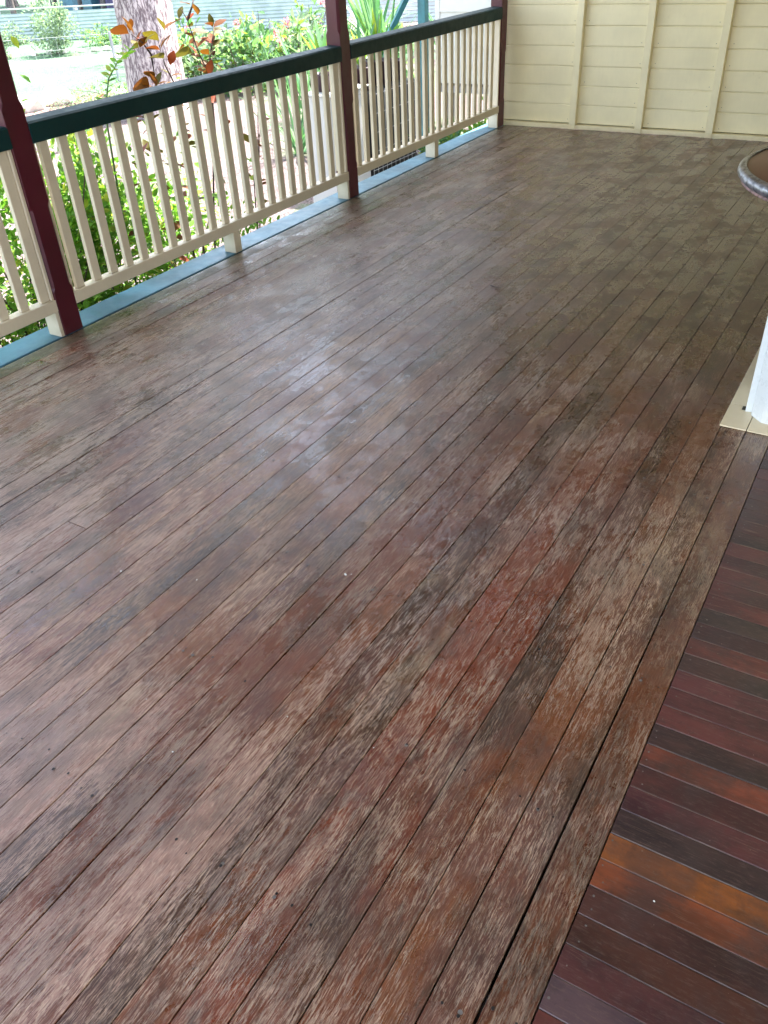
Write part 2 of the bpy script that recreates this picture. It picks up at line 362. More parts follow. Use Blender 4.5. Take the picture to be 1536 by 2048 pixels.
porch = empty('porch_floor', (4.4, 1, 0), None, None); porch['kind'] = 'structure'
yl = [-1.99+.067*k for k in range(100)]
tones = {0: (.085, .048, .052), 1: (.070, .022, .022), 2: (.060, .020, .014), 3: (.062, .022, .018), 4: (.20, .050, .020), 5: (.26, .075, .018), 6: (.045, .022, .022), 7: (.085, .024, .026), 8: (.095, .027, .024), 9: (.21, .048, .026), 10: (.060, .026, .024), 11: (.105, .028, .027), 12: (.085, .024, .025), 13: (.10, .028, .03), 14: (.055, .024, .022), 15: (.17, .038, .028), 16: (.08, .026, .026), 17: (.045, .024, .022), 18: (.13, .032, .028)}
k = 0; y = .695-.067*40
while y < 2.935:
    idx = k-40; y1 = min(y+.067, 2.938); g = random.choice([.0006, .001, .0014])
    mb = MB().box((3.2168, y+g/2, -.021), (5.6, y1-g/2, random.uniform(-.0006, .0004)), .0013)
    o = mb.build('floorboard', 'porch', porch)
    t = tones.get(idx)
    if t: t = tuple(v*1.45 for v in t)
    t = t or random.choice([(.075, .024, .026), (.095, .03, .034), (.12, .034, .034), (.06, .024, .024), (.085, .030, .036), (.15, .04, .032)])
    if idx > 18: t = tuple(x*1.0 for x in t)
    o.color = (*t, 1)
    for fy in (.3, .7):
        if random.random() < .6: disc(halo, 3.229+random.uniform(-.003, .012), y+.067*(fy+random.uniform(-.12, .12)), .0016, random.uniform(.0012, .003), 6)
    y += .067; k += 1
halo.build('nail_marks', 'mark', floor, kind='stuff')

# ------------------------------------------------------------------ end wall
wall = empty('end_wall', (1.5, 7.82, 0), 'cream boarded end wall with exposed upright studs across the far end', 'wall')
MB().box((-.105, 7.775, 0), (5.6, 7.86, .034), .003).build('bottom_plate', 'cream', wall)
hb = .1536; z = .040
k = 0
while z < 2.9:
    dy = random.uniform(0, .002)
    mb = MB(); x0, x1 = -.105, 5.6; yf = 7.822+dy
    sec = [(yf+.004, z), (yf, z+.004), (yf, z+hb-.010), (yf+.006, z+hb-.0015), (yf+.02, z+hb-.0015), (yf+.02, z)]
    mb.v = [(x0, a, b) for a, b in sec]+[(x1, a, b) for a, b in sec]
    mb.f = [tuple(range(6)), tuple(reversed(range(6, 12)))]+[(i, i+6, (i+1) % 6+6, (i+1) % 6) for i in range(6)]
    mb.build('wall_board', 'cream', wall); z += hb; k += 1
MB().box((-.105, 7.8445, .034), (5.6, 7.862, 2.95)).build('backing', 'dark', wall)
for i in range(-1, 8):
    x = .6345+i*.5974
    if i == -1: continue
    MB().box((x, 7.765, .0345), (x+.060, 7.8205, 2.9), .003).build('stud', 'cream', wall)
    MB().box((x, 7.765, -.0), (x+.060, 7.7745, .034), .001).build('stud_foot', 'cream', wall)

mb = MB()
for k in range(17):
    for i in range(7):
        for dx in (-.035, .095):
            if random.random() < .75:
                x = .6345+i*.5974+dx+random.uniform(-.006, .006); z_ = .04+k*hb+.03+random.uniform(-.006, .006); mb.box((x-.0022, 7.8205, z_-.0022), (x+.0022, 7.8216, z_+.0022))
mb.build('nail_heads', 'nail', wall, kind='stuff')

# ------------------------------------------------------------------ posts
def post(y0, label):
    pw = .114; x0, x1 = -.108, 0.0; y1 = y0+pw
    e = empty('verandah_post', ((x0+x1)/2, y0+pw/2, 0), label, 'post', 'burgundy verandah posts')
    mb = MB(); ring = [(-.05, .002), (0, .002), (.215, .002), (.235, .014), (.600, .014), (.622, .002), (1.02, .002), (1.045, .015), (2.25, .015), (2.27, .002), (2.75, .002)]
    for z, c in ring[1:]:
        mb.v += [(x0+c, y0, z), (x1-c, y0, z), (x1, y0+c, z), (x1, y1-c, z), (x1-c, y1, z), (x0+c, y1, z), (x0, y1-c, z), (x0, y0+c, z)]
    n = len(ring)-1
    for i in range(n-1):
        for k in range(8): a = i*8+k; b = i*8+(k+1) % 8; mb.f.append((a, b, b+8, a+8))
    mb.f += [tuple(reversed(range(8))), tuple((n-1)*8+k for k in range(8))]
    mb.build('shaft', 'burg', e)
    return e
PY = [-.165, 2.462, 5.098, 7.650]
post(PY[0], 'burgundy post outside the left edge of the picture')
post(PY[1], 'burgundy post nearest the camera, at the left edge, with notched chamfers')
post(PY[2], 'burgundy post in the middle of the verandah edge between the two full railings')
post(PY[3], 'burgundy corner post meeting the cream end wall at the far corner')

# ------------------------------------------------------------------ railings
def railing(ya, yb, start, pitch, label, first=True, last=True):
    e = empty('railing', (-.05, (ya+yb)/2, 0), label, 'railing', 'railings between the verandah posts')
    # handrail with a slightly falling top
    mb = MB(); sec = [(-.100, .893), (-.100, .952), (-.088, .962), (-.004, .957), (.006, .949), (.006, .872), (.002, .868), (-.06, .868)]
    mb.v = [(x, ya, z) for x, z in sec]+[(x, yb, z) for x, z in sec]; n = len(sec)
    mb.f = [tuple(range(n)), tuple(reversed(range(n, 2*n)))]+[((i+1) % n, i, i+n, (i+1) % n+n) for i in range(n)]
    mb.build('handrail', 'teal', e)
    MB().box((-.062, ya, .124), (.0, yb, .183), .003).build('bottom_rail', 'rail', e)
    b0 = MB().box((-.042, -.0245, .1835), (-.018, .0245, .8675), .002).mesh('baluster')
    y = start
    while y < yb-.045:
        if y-.03 > ya:
            o = link('baluster', b0, 'rail', e, rel(e, (0, y+random.uniform(-.003, .003), 0))); o.rotation_euler = (random.uniform(-.004, .004), 0, random.uniform(-.02, .02))
        y += pitch
    mid = (ya+yb)/2
    MB().box((-.092, mid-.032, -.0025), (-.004, mid+.032, .1235), .003).build('foot_block', 'rail', e)
    # cream stiles planted on the posts at each end
    if first: MB().box((-.094, ya+.0015, .1835), (-.012, ya+.016, .8675), .0015).build('end_stile', 'rail', e)
    if last:
        MB().box((-.094, yb-.018, .1835), (-.008, yb-.0015, .8675), .0015).build('end_stile', 'rail', e)
        MB().box((-.094, yb-.022, -.0025), (-.004, yb-.0015, .1235), .0015).build('end_block', 'rail', e)
    return e
pw = .114
railing(PY[0]+pw, PY[1], PY[0]+pw+.07, .1140, 'cream baluster railing at the far left, cut off by the picture edge')
railing(PY[1]+pw, PY[2], 2.644, .1143, 'middle railing of cream balusters with the bronze-leaved shrub behind it')
railing(PY[2]+pw, PY[3], 5.285, .1118, 'far railing of cream balusters running to the end wall')

# ------------------------------------------------------------------ house wall, jamb, sill on the right
sill = empty('door_sill', (3.1, 3.1, 0), 'cream painted sill boards under the white door jamb at the right edge', 'sill')
for a, b in [((3.030, 2.940), (3.1245, 3.131)), ((3.1275, 2.9395), (3.60, 3.131)), ((3.60, 2.9395), (5.6, 3.131)), ((3.030, 3.1325), (3.1155, 5.6))]:
    MB().box((a[0], a[1], .0012), (b[0], b[1], .007), .001).build('sill_board', 'sill', sill)
MB().box((3.078, 3.092, .0068), (3.0925, 3.122, .0082)).build('slot_shade', 'black', sill)  # black patch standing in for the shade inside a notch
jam = empty('door_jamb', (3.2, 3.2, 0), 'white moulded door jamb standing on the cream sill', 'door jamb')
poly = [(3.093, 3.300), (3.093, 3.082), (3.116, 3.086), (3.1165, 3.071), (3.122, 3.058), (3.134, 3.046), (3.148, 3.031), (3.160, 3.019), (3.178, 3.0155), (3.232, 3.019), (3.232, 3.300)]
MB().prism(poly, .0075, 2.55).build('moulding', 'white', jam)
hw = empty('house_wall', (4.3, 3.2, 0), 'cream house wall beyond the right edge of the picture', 'wall')
z = .0075
while z < 2.7:
    MB().box((3.234, 3.06, z+.001), (5.6, 3.08, z+.152), .003).build('wall_board', 'cream', hw)
    MB().box((3.10, 5.605, z+.001), (3.12, 7.815, z+.152), .003).build('wall_board', 'cream', hw); z += .1536
MB().box((3.234, 3.0805, .0075), (5.6, 3.13, 2.75)).build('framing', 'inner', hw)
MB().box((3.1205, 5.605, .0075), (3.16, 7.77, 2.75)).build('framing', 'inner', hw)
room = empty('room_floor', (4.4, 5, 0), None, None); room['kind'] = 'structure'
MB().box((3.2155, 3.1325, -.021), (5.6, 7.77, -.001)).build('room_boards', 'porch', room).color = (.08, .04, .04, 1)
MB().box((5.6, -2.1, -.9), (5.66, 7.86, 2.75)).build('house_side_wall', 'cream', cat='wall', label='plain cream house wall far to the right, outside the picture')
# ceiling / roof
roof = empty('verandah_roof', (2.5, 3, 2.8), 'lined verandah ceiling and iron roof above the frame', 'roof')
MB().box((-.35, -1.3, 2.76), (5.9, 8.2, 2.79)).build('ceiling', 'ceil', roof)
MB().box((-.55, -1.5, 2.85), (6.1, 8.5, 2.90)).build('roof_sheet', 'roofm', roof)
MB().box((-.10, -1.3, 2.60), (-.02, 7.86, 2.7595)).build('top_plate', 'rail', roof)
for a, b in zip(PY[:-1], PY[1:]): MB().box((-.07, a+.116, 2.24), (-.045, b-.002, 2.5995)).build('added_valance', 'rail', roof)  # unseen, added to cut off the sky reflected in the floor

# ------------------------------------------------------------------ round table
TC = (3.383, 3.929)
tb = empty('round_table', (*TC, 0), 'round brown table with a worn silvery moulded rim at the right edge', 'table')
R0 = .612
MB().lathe((*TC, 0), [(R0-.030, .690), (R0-.030, .7205), (R0-.0335, .722), (.01, .722)], 96).build('tabletop', 'tabletop', tb, True)
mb = MB().lathe((*TC, 0), [(R0-.055, .680), (R0-.028, .677), (R0-.012, .680), (R0-.004, .687), (R0+.002, .695), (R0+.004, .703), (R0+.001, .713), (R0-.008, .720), (R0-.016, .7235), (R0-.022, .7225), (R0-.024, .7255), (R0-.0285, .7255), (R0-.0295, .716)], 120)
mb.build('rim', 'rim', tb, True)
mb = MB()
for k in range(120):
    a = 2*math.pi*k/120; bmx = bmesh.new(); bmesh.ops.create_icosphere(bmx, subdivisions=1, radius=.012)
    bmesh.ops.scale(bmx, vec=(1.3, 1.5, .8), verts=bmx.verts); bmesh.ops.rotate(bmx, matrix=Matrix.Rotation(a, 3, 'Z'), verts=bmx.verts)
    bmesh.ops.translate(bmx, vec=(TC[0]+(R0-.026)*math.cos(a), TC[1]+(R0-.026)*math.sin(a), .672), verts=bmx.verts); mb.bm(bmx)
mb.build('rope_moulding', 'pinkrim', tb, True)
MB().lathe((*TC, 0), [(.05, .08), (.09, .10), (.06, .16), (.045, .3), (.075, .42), (.05, .55), (.12, .66), (.12, .689)], 24).build('pedestal', 'tabletop', tb, True)
for k in range(3):
    a = 2*math.pi*k/3+1.9; d = Vector((math.cos(a), math.sin(a), 0))
    MB().tube([Vector((*TC, .13))+d*.04, Vector((*TC, .12))+d*.18, Vector((*TC, .03))+d*.32, Vector((*TC, .016))+d*.38], [.03, .026, .02, .016], 8).build('leg', 'tabletop', tb, True)

# ------------------------------------------------------------------ bits on the floor
tw = MB().tube([(1.637, 3.918, .006), (1.655, 3.905, .007), (1.680, 3.903, .006), (1.708, 3.909, .005)], [.002, .0035, .004, .0015], 6)
tag(tw.build('twig', 'stem'), 'small curled dry twig lying in the middle of the boards', 'twig')
mb = MB()
def crumb(x, y, r=.003):
    bmx = bmesh.new(); bmesh.ops.create_icosphere(bmx, subdivisions=1, radius=r)
    for v in bmx.verts: v.co *= random.uniform(.6, 1.4); v.co.x *= random.uniform(.7, 1.8)
    bmesh.ops.translate(bmx, vec=(x, y, r*.7+.001), verts=bmx.verts); mb.bm(bmx)
for x, y, r in [(2.25, 1.55, .003), (2.265, 1.56, .002), (2.42, 1.02, .0018), (2.24, .80, .002), (3.34, .99, .0022), (1.62, 1.24, .0025), (1.86, 1.32, .002)]: crumb(x, y, r)
for _ in range(34): crumb(random.uniform(.4, 3.6), random.uniform(.4, 3.8), random.uniform(.0007, .0014))
tag(mb.build('crumbs', 'crumb'), 'tiny white crumbs scattered over the verandah boards', 'crumbs', kind='stuff')
mb = MB()
for _ in range(26):
    x = random.gauss(1.30, .25); y = random.gauss(3.3, .5); n = len(mb.v); a = random.uniform(0, 6.28); l = random.uniform(.003, .009)
    dx, dy = math.cos(a)*l, math.sin(a)*l; mb.v += [(x-dx, y-dy, .002), (x+dy*.3, y-dx*.3, .004), (x+dx, y+dy, .003), (x-dy*.3, y+dx*.3, .002)]; mb.f.append((n, n+1, n+2, n+3))
tag(mb.build('leaf_litter', 'stem'), 'dark specks of leaf litter on the boards', 'litter', kind='stuff')

# ------------------------------------------------------------------ ground
mb = MB(); N = 90
for i in range(N+1):
    for jx in range(N+1):
        x = -90+180*i/N; y = -70+180*jx/N; mb.v.append((x, y, -.9+(0 if x > -3 else .03*math.sin(x*.9)*math.cos(y*.7))))
for i in range(N):
    for jx in range(N): a = i*(N+1)+jx; mb.f.append((a, a+N+1, a+N+2, a+1))
mb.build('ground', 'ground', smooth=True, kind='structure')

# ------------------------------------------------------------------ foliage helpers
def leaf_arrays(P, D, U, L, W, droop=.25):
    """P,D,U: (n,3) base point, direction, up-ish normal; returns verts & quads; 6 verts a leaf, creased and bent"""
    n = len(P); S = np.cross(D, U); S /= np.linalg.norm(S, axis=1)[:, None]+1e-9; Nn = np.cross(S, D)
    L = L[:, None]; W = W[:, None]; up = .12*W
    b = P; m1 = P+D*L*.33-Nn*0; m2 = P+D*L*.70-Nn*droop*L*.25; t = P+D*L-Nn*droop*L*.6
    V = np.stack([b, m1+S*W*.5+Nn*up, m1-S*W*.5+Nn*up, m2+S*W*.42+Nn*up, m2-S*W*.42+Nn*up, t, m1, m2], 1)
    q = []
    base = np.arange(n)[:, None]*8
    F = np.concatenate([base+np.array([[0, 1, 6]]), base+np.array([[0, 6, 2]])]), np.concatenate([base+np.array([[6, 1, 3, 7]]), base+np.array([[2, 6, 7, 4]])]), np.concatenate([base+np.array([[7, 3, 5]]), base+np.array([[4, 7, 5]])])
    return V.reshape(-1, 3), [tuple(f) for blk in F for f in blk.tolist()]
def unit(v): return v/(np.linalg.norm(v, axis=1)[:, None]+1e-9)
def leaves_obj(name, P, D, L, W, mat, parent=None, droop=.3, **t):
    n = len(P); U = unit(np.array([[0, 0, 1.]])+RNG.normal(0, .45, (n, 3)))
    off = np.array(parent.location) if parent is not None else np.zeros(3)
    V, F = leaf_arrays(P-off, unit(D), U, L, W, droop)
    me = bpy.data.meshes.new(name); me.from_pydata(V.tolist(), [], F); me.update()
    return tag(link(name, me, mat, parent), **t)
def blob_points(n, c, r, shell=.5, clumps=0, cs=.25):
    if clumps:
        cc = unit(RNG.normal(0, 1, (clumps, 3)))*(RNG.random((clumps, 1))**.4); i = RNG.integers(0, clumps, n)
        q = cc[i]+RNG.normal(0, cs, (n, 3))
    else: q = unit(RNG.normal(0, 1, (n, 3)))*(RNG.random((n, 1))**shell)
    return np.array(c)+q*np.array(r), q
def shrub(name, base, c, r, n, leaf, mat, label, cat='shrub', group=None, clumps=14, stems=7, stemmat='stem', cs=.28, aspect=.45):
    e = empty(name, base, label, cat, group)
    P, q = blob_points(n, c, r, .3, clumps, cs); P[:, 2] = np.maximum(P[:, 2], -.87)
    D = unit(unit(q)*.8+RNG.normal(0, .6, (n, 3))+np.array([[0, 0, .2]]))
    L = leaf*RNG.uniform(.6, 1.25, n); leaves_obj('foliage', P, D, L, L*aspect, mat, e, kind='stuff')
    mb = MB()
    for _ in range(stems):
        t = Vector(P[RNG.integers(0, n)].tolist()); b = Vector(base)+Vector((random.uniform(-.08, .08), random.uniform(-.08, .08), 0)); m = b.lerp(t, .5)+Vector((random.uniform(-.06, .06), random.uniform(-.06, .06), .05))
        mb.tube([b, m, t], [.009, .006, .003], 5, False)
    mb.build('stem', stemmat, e)
    return e
LEAFMESH = {}
def single_leaf(mat, aspect):
    if (mat, aspect) not in LEAFMESH:
        V, F = leaf_arrays(np.zeros((1, 3)), np.array([[1., 0, 0]]), np.array([[0, 0, 1.]]), np.ones(1), np.ones(1)*aspect, .35)
        # finer outline
        me = bpy.data.meshes.new('leaf'); vs_, fs_ = [], []
        prof = [(0, .02), (.10, .30), (.25, .72), (.45, 1.), (.65, .86), (.82, .52), (.93, .22), (1., .0)]
        for t, w in prof:
            z = -.14*t*t+.02; vs_ += [(t, w*aspect/2, z+.10*w*aspect), (t, 0, z), (t, -w*aspect/2, z+.10*w*aspect)]
        for i in range(len(prof)-1):
            a = i*3; fs_ += [(a, a+1, a+4, a+3), (a+1, a+2, a+5, a+4)]
        me.from_pydata(vs_, [], fs_); me.update(); me.shade_smooth(); me.materials.append(M[mat]); LEAFMESH[(mat, aspect)] = me
    return LEAFMESH[(mat, aspect)]
def put_leaf(parent, p, d, size, mat, aspect=.5, roll=None):
    o = bpy.data.objects.new('leaf', single_leaf(mat, aspect)); COL.objects.link(o); o.parent = parent
    q = Vector(d).normalized().to_track_quat('X', 'Z'); o.rotation_mode = 'QUATERNION'
    from mathutils import Quaternion
    o.rotation_quaternion = q@Quaternion((1, 0, 0), random.uniform(-.9, .9) if roll is None else roll); o.location = rel(parent, p); o.scale = (size,)*3
    return o

# ---- bronze-leaved shrub just outside the middle railing
def bronze_shrub(base, tips, label, leaf=.075, lo=-.2):
    e = empty('bronze_leaf_shrub', base, label, 'shrub')
    for tip, pairs in tips:
        b = Vector(base)+Vector((random.uniform(-.05, .05), random.uniform(-.1, .1), 0)); t = Vector(tip); m = b.lerp(t, .55)+Vector((random.uniform(-.05, .05), random.uniform(-.05, .05), 0))
        pts = [b, b.lerp(m, .5)+Vector((.01, -.01, 0)), m, m.lerp(t, .5)+Vector((-.008, .01, 0)), t]
        MB().tube(pts, [.008, .007, .0055, .004, .002], 6).build('stem', 'stem', e, True)
        for k in range(pairs):
            f = 1-k*.088*(1+random.uniform(-.15, .15))
            if f < .22: break
            seg = f*4; i = min(3, int(seg)); p = pts[i].lerp(pts[i+1], seg-i); a0 = random.uniform(0, 3.14)
            for s_ in (0, math.pi):
                a = a0+s_+random.uniform(-.4, .4); up = random.uniform(.0, .7) if k else 1.2
                d = Vector((math.cos(a), math.sin(a), up)); mat = random.choices(['redleaf', 'olive', 'green'], [.50, .35, .15])[0] if p.z > .3 else random.choices(['olive', 'green', 'redleaf'], [.45, .35, .2])[0]
                q = p+d.normalized()*.02
                put_leaf(e, q, d, leaf*random.uniform(.65, 1.25), mat, random.choice([.48, .58]))
    return e
e = bronze_shrub((-.76, 4.32, -.9), [], 'tall shrub with bronze and olive leaves rising above the middle handrail')
for st in [[(-.8, 4.36, -.1), (-.8, 4.345, 0.727), (-0.8, 4.354, 0.826), (-0.8, 4.302, 0.933), (-0.8, 4.281, 1.045), (-0.8, 4.356, 1.118)],
           [(-.79, 4.5, -.1), (-.8, 4.692, 0.671), (-0.8, 4.695, 0.822), (-0.8, 4.621, 0.977), (-0.8, 4.571, 1.151), (-0.8, 4.528, 1.214)],
           [(-.8, 4.66, .4), (-0.8, 4.704, 0.821), (-0.8, 4.73, 0.921), (-0.8, 4.78, 1.017), (-0.8, 4.815, 1.093)],
           [(-.78, 4.2, .0), (-0.8, 4.195, 0.751), (-0.8, 4.178, 0.816), (-0.8, 4.209, 0.89)],
           [(-.8, 4.19, .751), (-0.8, 4.20, 1.002), (-0.8, 4.146, 1.074), (-0.8, 4.066, 1.127)], [(-0.8, 4.571, 1.151), (-0.8, 4.639, 1.226), (-0.8, 4.671, 1.291)]]:
    if st[0][2] < .3: st.insert(0, (-.76, 4.32, -.9))
    MB().tube(st, [.0085-.0062*k/(len(st)-1) for k in range(len(st))], 6).build('stem', 'stem', e, True)
for a, b, c in [((-0.863, 4.111, 1.121), (-0.86, 3.948, 1.177), 'r'), ((-0.831, 4.136, 1.074), (-0.825, 4.184, 1.14), 'r'), ((-0.77, 4.059, 1.123), (-0.796, 4.036, 1.227), 'r'), ((-0.917, 4.184, 1.129), (-0.897, 4.166, 1.189), 'r'), ((-0.858, 4.414, 1.106), (-0.874, 4.374, 1.188), 'o'), ((-0.681, 4.232, 1.131), (-0.683, 4.374, 1.191), 'r'), ((-0.719, 4.209, 1.033), (-0.721, 4.291, 1.114), 'r'), ((-0.767, 4.248, 1.022), (-0.788, 4.141, 1.056), 'r'), ((-0.768, 4.269, 0.971), (-0.746, 4.087, 1.021), 'o'), ((-0.794, 4.281, 1.067), (-0.78, 4.166, 1.137), 'o'), ((-0.759, 4.373, 1.1), (-0.785, 4.341, 1.044), 'o'), ((-0.738, 4.282, 0.937), (-0.733, 4.32, 1.014), 'r'), ((-0.848, 4.62, 0.956), (-0.876, 4.454, 0.985), 'o'), ((-0.712, 4.416, 1.025), (-0.714, 4.323, 1.014), 'r'), ((-0.747, 4.133, 0.88), (-0.725, 4.043, 0.947), 'r'), ((-0.749, 4.138, 0.835), (-0.723, 4.171, 0.919), 'o'), ((-0.825, 4.203, 0.811), (-0.807, 4.078, 0.867), 'r'), ((-0.813, 4.151, 0.828), (-0.787, 3.977, 0.882), 'r'), ((-0.709, 4.1, 0.847), (-0.733, 4.085, 0.887), 'r'), ((-0.887, 4.641, 1.221), (-0.904, 4.601, 1.181), 'o'), ((-0.688, 4.547, 1.18), (-0.692, 4.521, 1.225), 'r'), ((-0.77, 4.495, 1.249), (-0.782, 4.59, 1.244), 'r'), ((-0.798, 4.798, 1.095), (-0.805, 4.716, 1.131), 'r'), ((-0.836, 4.839, 1.082), (-0.831, 4.843, 1.142), 'o'), ((-0.78, 4.785, 1.088), (-0.756, 4.875, 1.139), 'r'), ((-0.756, 4.683, 0.936), (-0.731, 4.77, 1.001), 'o'), ((-0.714, 4.628, 0.95), (-0.685, 4.556, 0.993), 'r'), ((-0.759, 4.641, 0.86), (-0.779, 4.563, 0.905), 'r'), ((-0.713, 4.598, 0.838), (-0.686, 4.621, 0.922), 'r'), ((-0.703, 4.669, 0.893), (-0.699, 4.728, 0.82), 'r'), ((-0.749, 4.059, 1.058), (-0.766, 4.015, 1.071), 'o'), ((-0.72, 4.087, 1.079), (-0.716, 4.127, 1.116), 'o'), ((-0.852, 4.67, 0.942), (-0.878, 4.664, 0.994), 'r'), ((-0.715, 4.865, 0.825), (-0.686, 4.676, 0.84), 'r'), ((-0.899, 4.23, 0.793), (-0.881, 4.088, 0.826), 'o')]:
    a = Vector(a); b = Vector(b); put_leaf(e, a, b-a+Vector((random.uniform(-.03, .03), 0, 0)), max(.085, (b-a).length*1.02), 'redleaf' if c == 'r' else 'olive', random.choice([.50, .58, .64]), random.uniform(-.5, .9))
for k in range(30):
    st = random.choice([((-.8, 4.35, .80), (-.8, 4.30, 1.10)), ((-.8, 4.70, .78), (-.8, 4.55, 1.20)), ((-.8, 4.72, .85), (-.8, 4.82, 1.09)), ((-.8, 4.19, .80), (-.8, 4.10, 1.10))]); a = random.uniform(0, 6.28)
    put_leaf(e, Vector(st[0]).lerp(Vector(st[1]), random.random()), (math.cos(a)*.7, math.sin(a), random.uniform(-.1, .8)), random.uniform(.07, .11), random.choice(['redleaf', 'redleaf', 'olive']), .54)
for k in range(200):      # the lower leaves, seen between the balusters
    z = random.uniform(-.7, .85); y = 4.15+random.uniform(-.42, .50)*(1 if z > 0 else .7); a = random.uniform(0, 6.28)
    put_leaf(e, (-.80+random.uniform(-.14, .14), y, z), (math.cos(a)*.6, math.sin(a), random.uniform(-.3, .8)), random.uniform(.06, .11), random.choices(['redleaf', 'olive', 'green'], [.34, .38, .28])[0], .52)
bronze_shrub((-.62, 4.72, -.9), [((-.50, 4.80, .66), 9), ((-.62, 4.95, .50), 8), ((-.45, 4.62, .42), 8)],
             'low sparse bronze-leaved shoots behind the middle balusters', .065)
# ---- bright green young branch left of it
e = empty('green_branch_plant', (-.62, 3.50, -.9), 'bright green young shoot with paired leaves poking over the handrail', 'plant')
pts = [Vector((-.62, 3.50, -.9)), Vector((-.60, 3.52, .3)), Vector((-.60, 3.56, .80)), Vector((-.58, 3.62, .96)), Vector((-.56, 3.70, 1.04)), Vector((-.56, 3.80, 1.07))]
MB().tube(pts, [.008, .007, .005, .004, .003, .002], 6).build('stem', 'gstem', e, True)
for k in range(34):
    f = 1-k/34*.62; s_ = f*5; i = min(4, int(s_)); p = pts[i].lerp(pts[i+1], s_-i)
    sd = 1 if k % 2 else -1; d = Vector((sd*.75+random.uniform(-.3, .3), random.uniform(-.4, .5), .45+random.uniform(-.3, .3)))
    put_leaf(e, p, d, random.uniform(.045, .075), 'green', .38)

# ---- small-leaved green hedge plants against the deck
hedge = [((-.85, .55, -.9), (-.85, .6, -.10), (.40, .55, .80), 1800, 'dense green shrub behind the far-left balusters, mostly out of frame'),
         ((-.75, 1.65, -.9), (-.78, 1.75, -.05), (.38, .60, .85), 5000, 'green small-leaved shrub behind the far-left railing'),
         ((-.80, 2.85, -.9), (-.82, 2.85, -.05), (.36, .62, .88), 7000, 'green small-leaved shrub just beyond the nearest burgundy post'),
         ((-.90, 3.55, -.9), (-.88, 3.55, -.10), (.30, .46, .80), 4200, 'looser green shrub beside the stems of the bronze shrub')]
for b, c, r, n, lab in hedge:
    shrub('green_shrub', b, c, r, n, .052, 'green', lab, group='green shrubs along the verandah edge', clumps=60, stems=26, cs=.17, aspect=.55)
shrub('ground_cover_plant', (-.55, 4.6, -.9), (-.62, 4.45, -.40), (.28, .5, .46), 1300, .045, 'green', 'patch of low green leaves at the foot of the middle railing', clumps=9, stems=5, cs=.2)

shrub('green_shrub', (-1.25, 4.55, -.9), (-1.25, 4.55, -.35), (.30, .55, .55), 1900, .055, 'green', 'light green open shrub on the far side of the bronze shrub', group='green shrubs along the verandah edge', clumps=40, stems=14, cs=.18, aspect=.5)
# ---- broad-leaved bed with pink flowers beyond the gravel
for i, (x, y, h, n) in enumerate([(-8.3, 13.0, .95, 90), (-7.6, 13.4, .95, 90), (-8.1, 14.3, 1.15, 85), (-7.1, 14.2, 1.0, 90), (-7.4, 15.1, 1.15, 80), (-6.4, 14.6, .85, 80), (-6.7, 15.7, 1.0, 70), (-9.3, 13.5, 1.15, 70), (-5.9, 15.6, .8, 60)]):
    e = empty('broad_leaf_plant', (x, y, -.9), ['broad-leaved green plant closest to the big tree trunk', 'broad-leaved green plant second from the tree trunk', 'tall broad-leaved plant with pink flowers behind the tree-side plants', 'broad-leaved green plant in the middle of the bed', 'tall broad-leaved plant at the back middle of the bed', 'broad-leaved plant at the front right of the bed by the strappy plants', 'broad-leaved plant at the back right of the bed', 'broad-leaved plant half hidden behind the big tree trunk', 'smallest broad-leaved plant at the right end of the bed'][i], 'plant', 'broad-leaved plants in the garden bed')
    mb = MB()
    tips = []
    for k in range(9):
        a = random.uniform(0, 6.28); rr = random.uniform(.05, .5); t = Vector((x+math.cos(a)*rr, y+math.sin(a)*rr, -.9+h*random.uniform(.6, 1.15))); b = Vector((x+math.cos(a)*.1, y+math.sin(a)*.1, -.9))
        mb.tube([b, b.lerp(t, .5), t], [.014, .011, .005], 5, False); tips.append((b, t))
    mb.build('stem', 'stem', e)
    for k in range(n):
        b, t = random.choice(tips); f = random.uniform(.25, 1)**.7; p = b.lerp(t, f); a = random.uniform(0, 6.28)
        put_leaf(e, p, (math.cos(a), math.sin(a), random.uniform(.0, .9)), random.uniform(.13, .25), random.choices(['green2', 'bluegreen', 'green'], [.6, .28, .12])[0], .45)
    nf = 420; PP, q = blob_points(nf, (x, y, -.9+h*.45), (.62, .62, h*.55), .5, 22, .24); PP[:, 2] = np.maximum(PP[:, 2], -.85)
    Lf = RNG.uniform(.10, .20, nf); leaves_obj('foliage', PP, unit(q+RNG.normal(0, .6, (nf, 3))+np.array([[0, 0, .5]])), Lf, Lf*.42, 'green2' if i % 3 else 'bluegreen', e, kind='stuff')
    if i in (2, 4, 5, 7, 3):
        for b, t in tips[:2]:
            P = np.array(t)+RNG.normal(0, .035, (26, 3))+np.array([[0, 0, .12]]); leaves_obj('flower', P, RNG.normal(0, 1, (26, 3)), np.full(26, .05), np.full(26, .035), 'flower', e, kind='stuff')

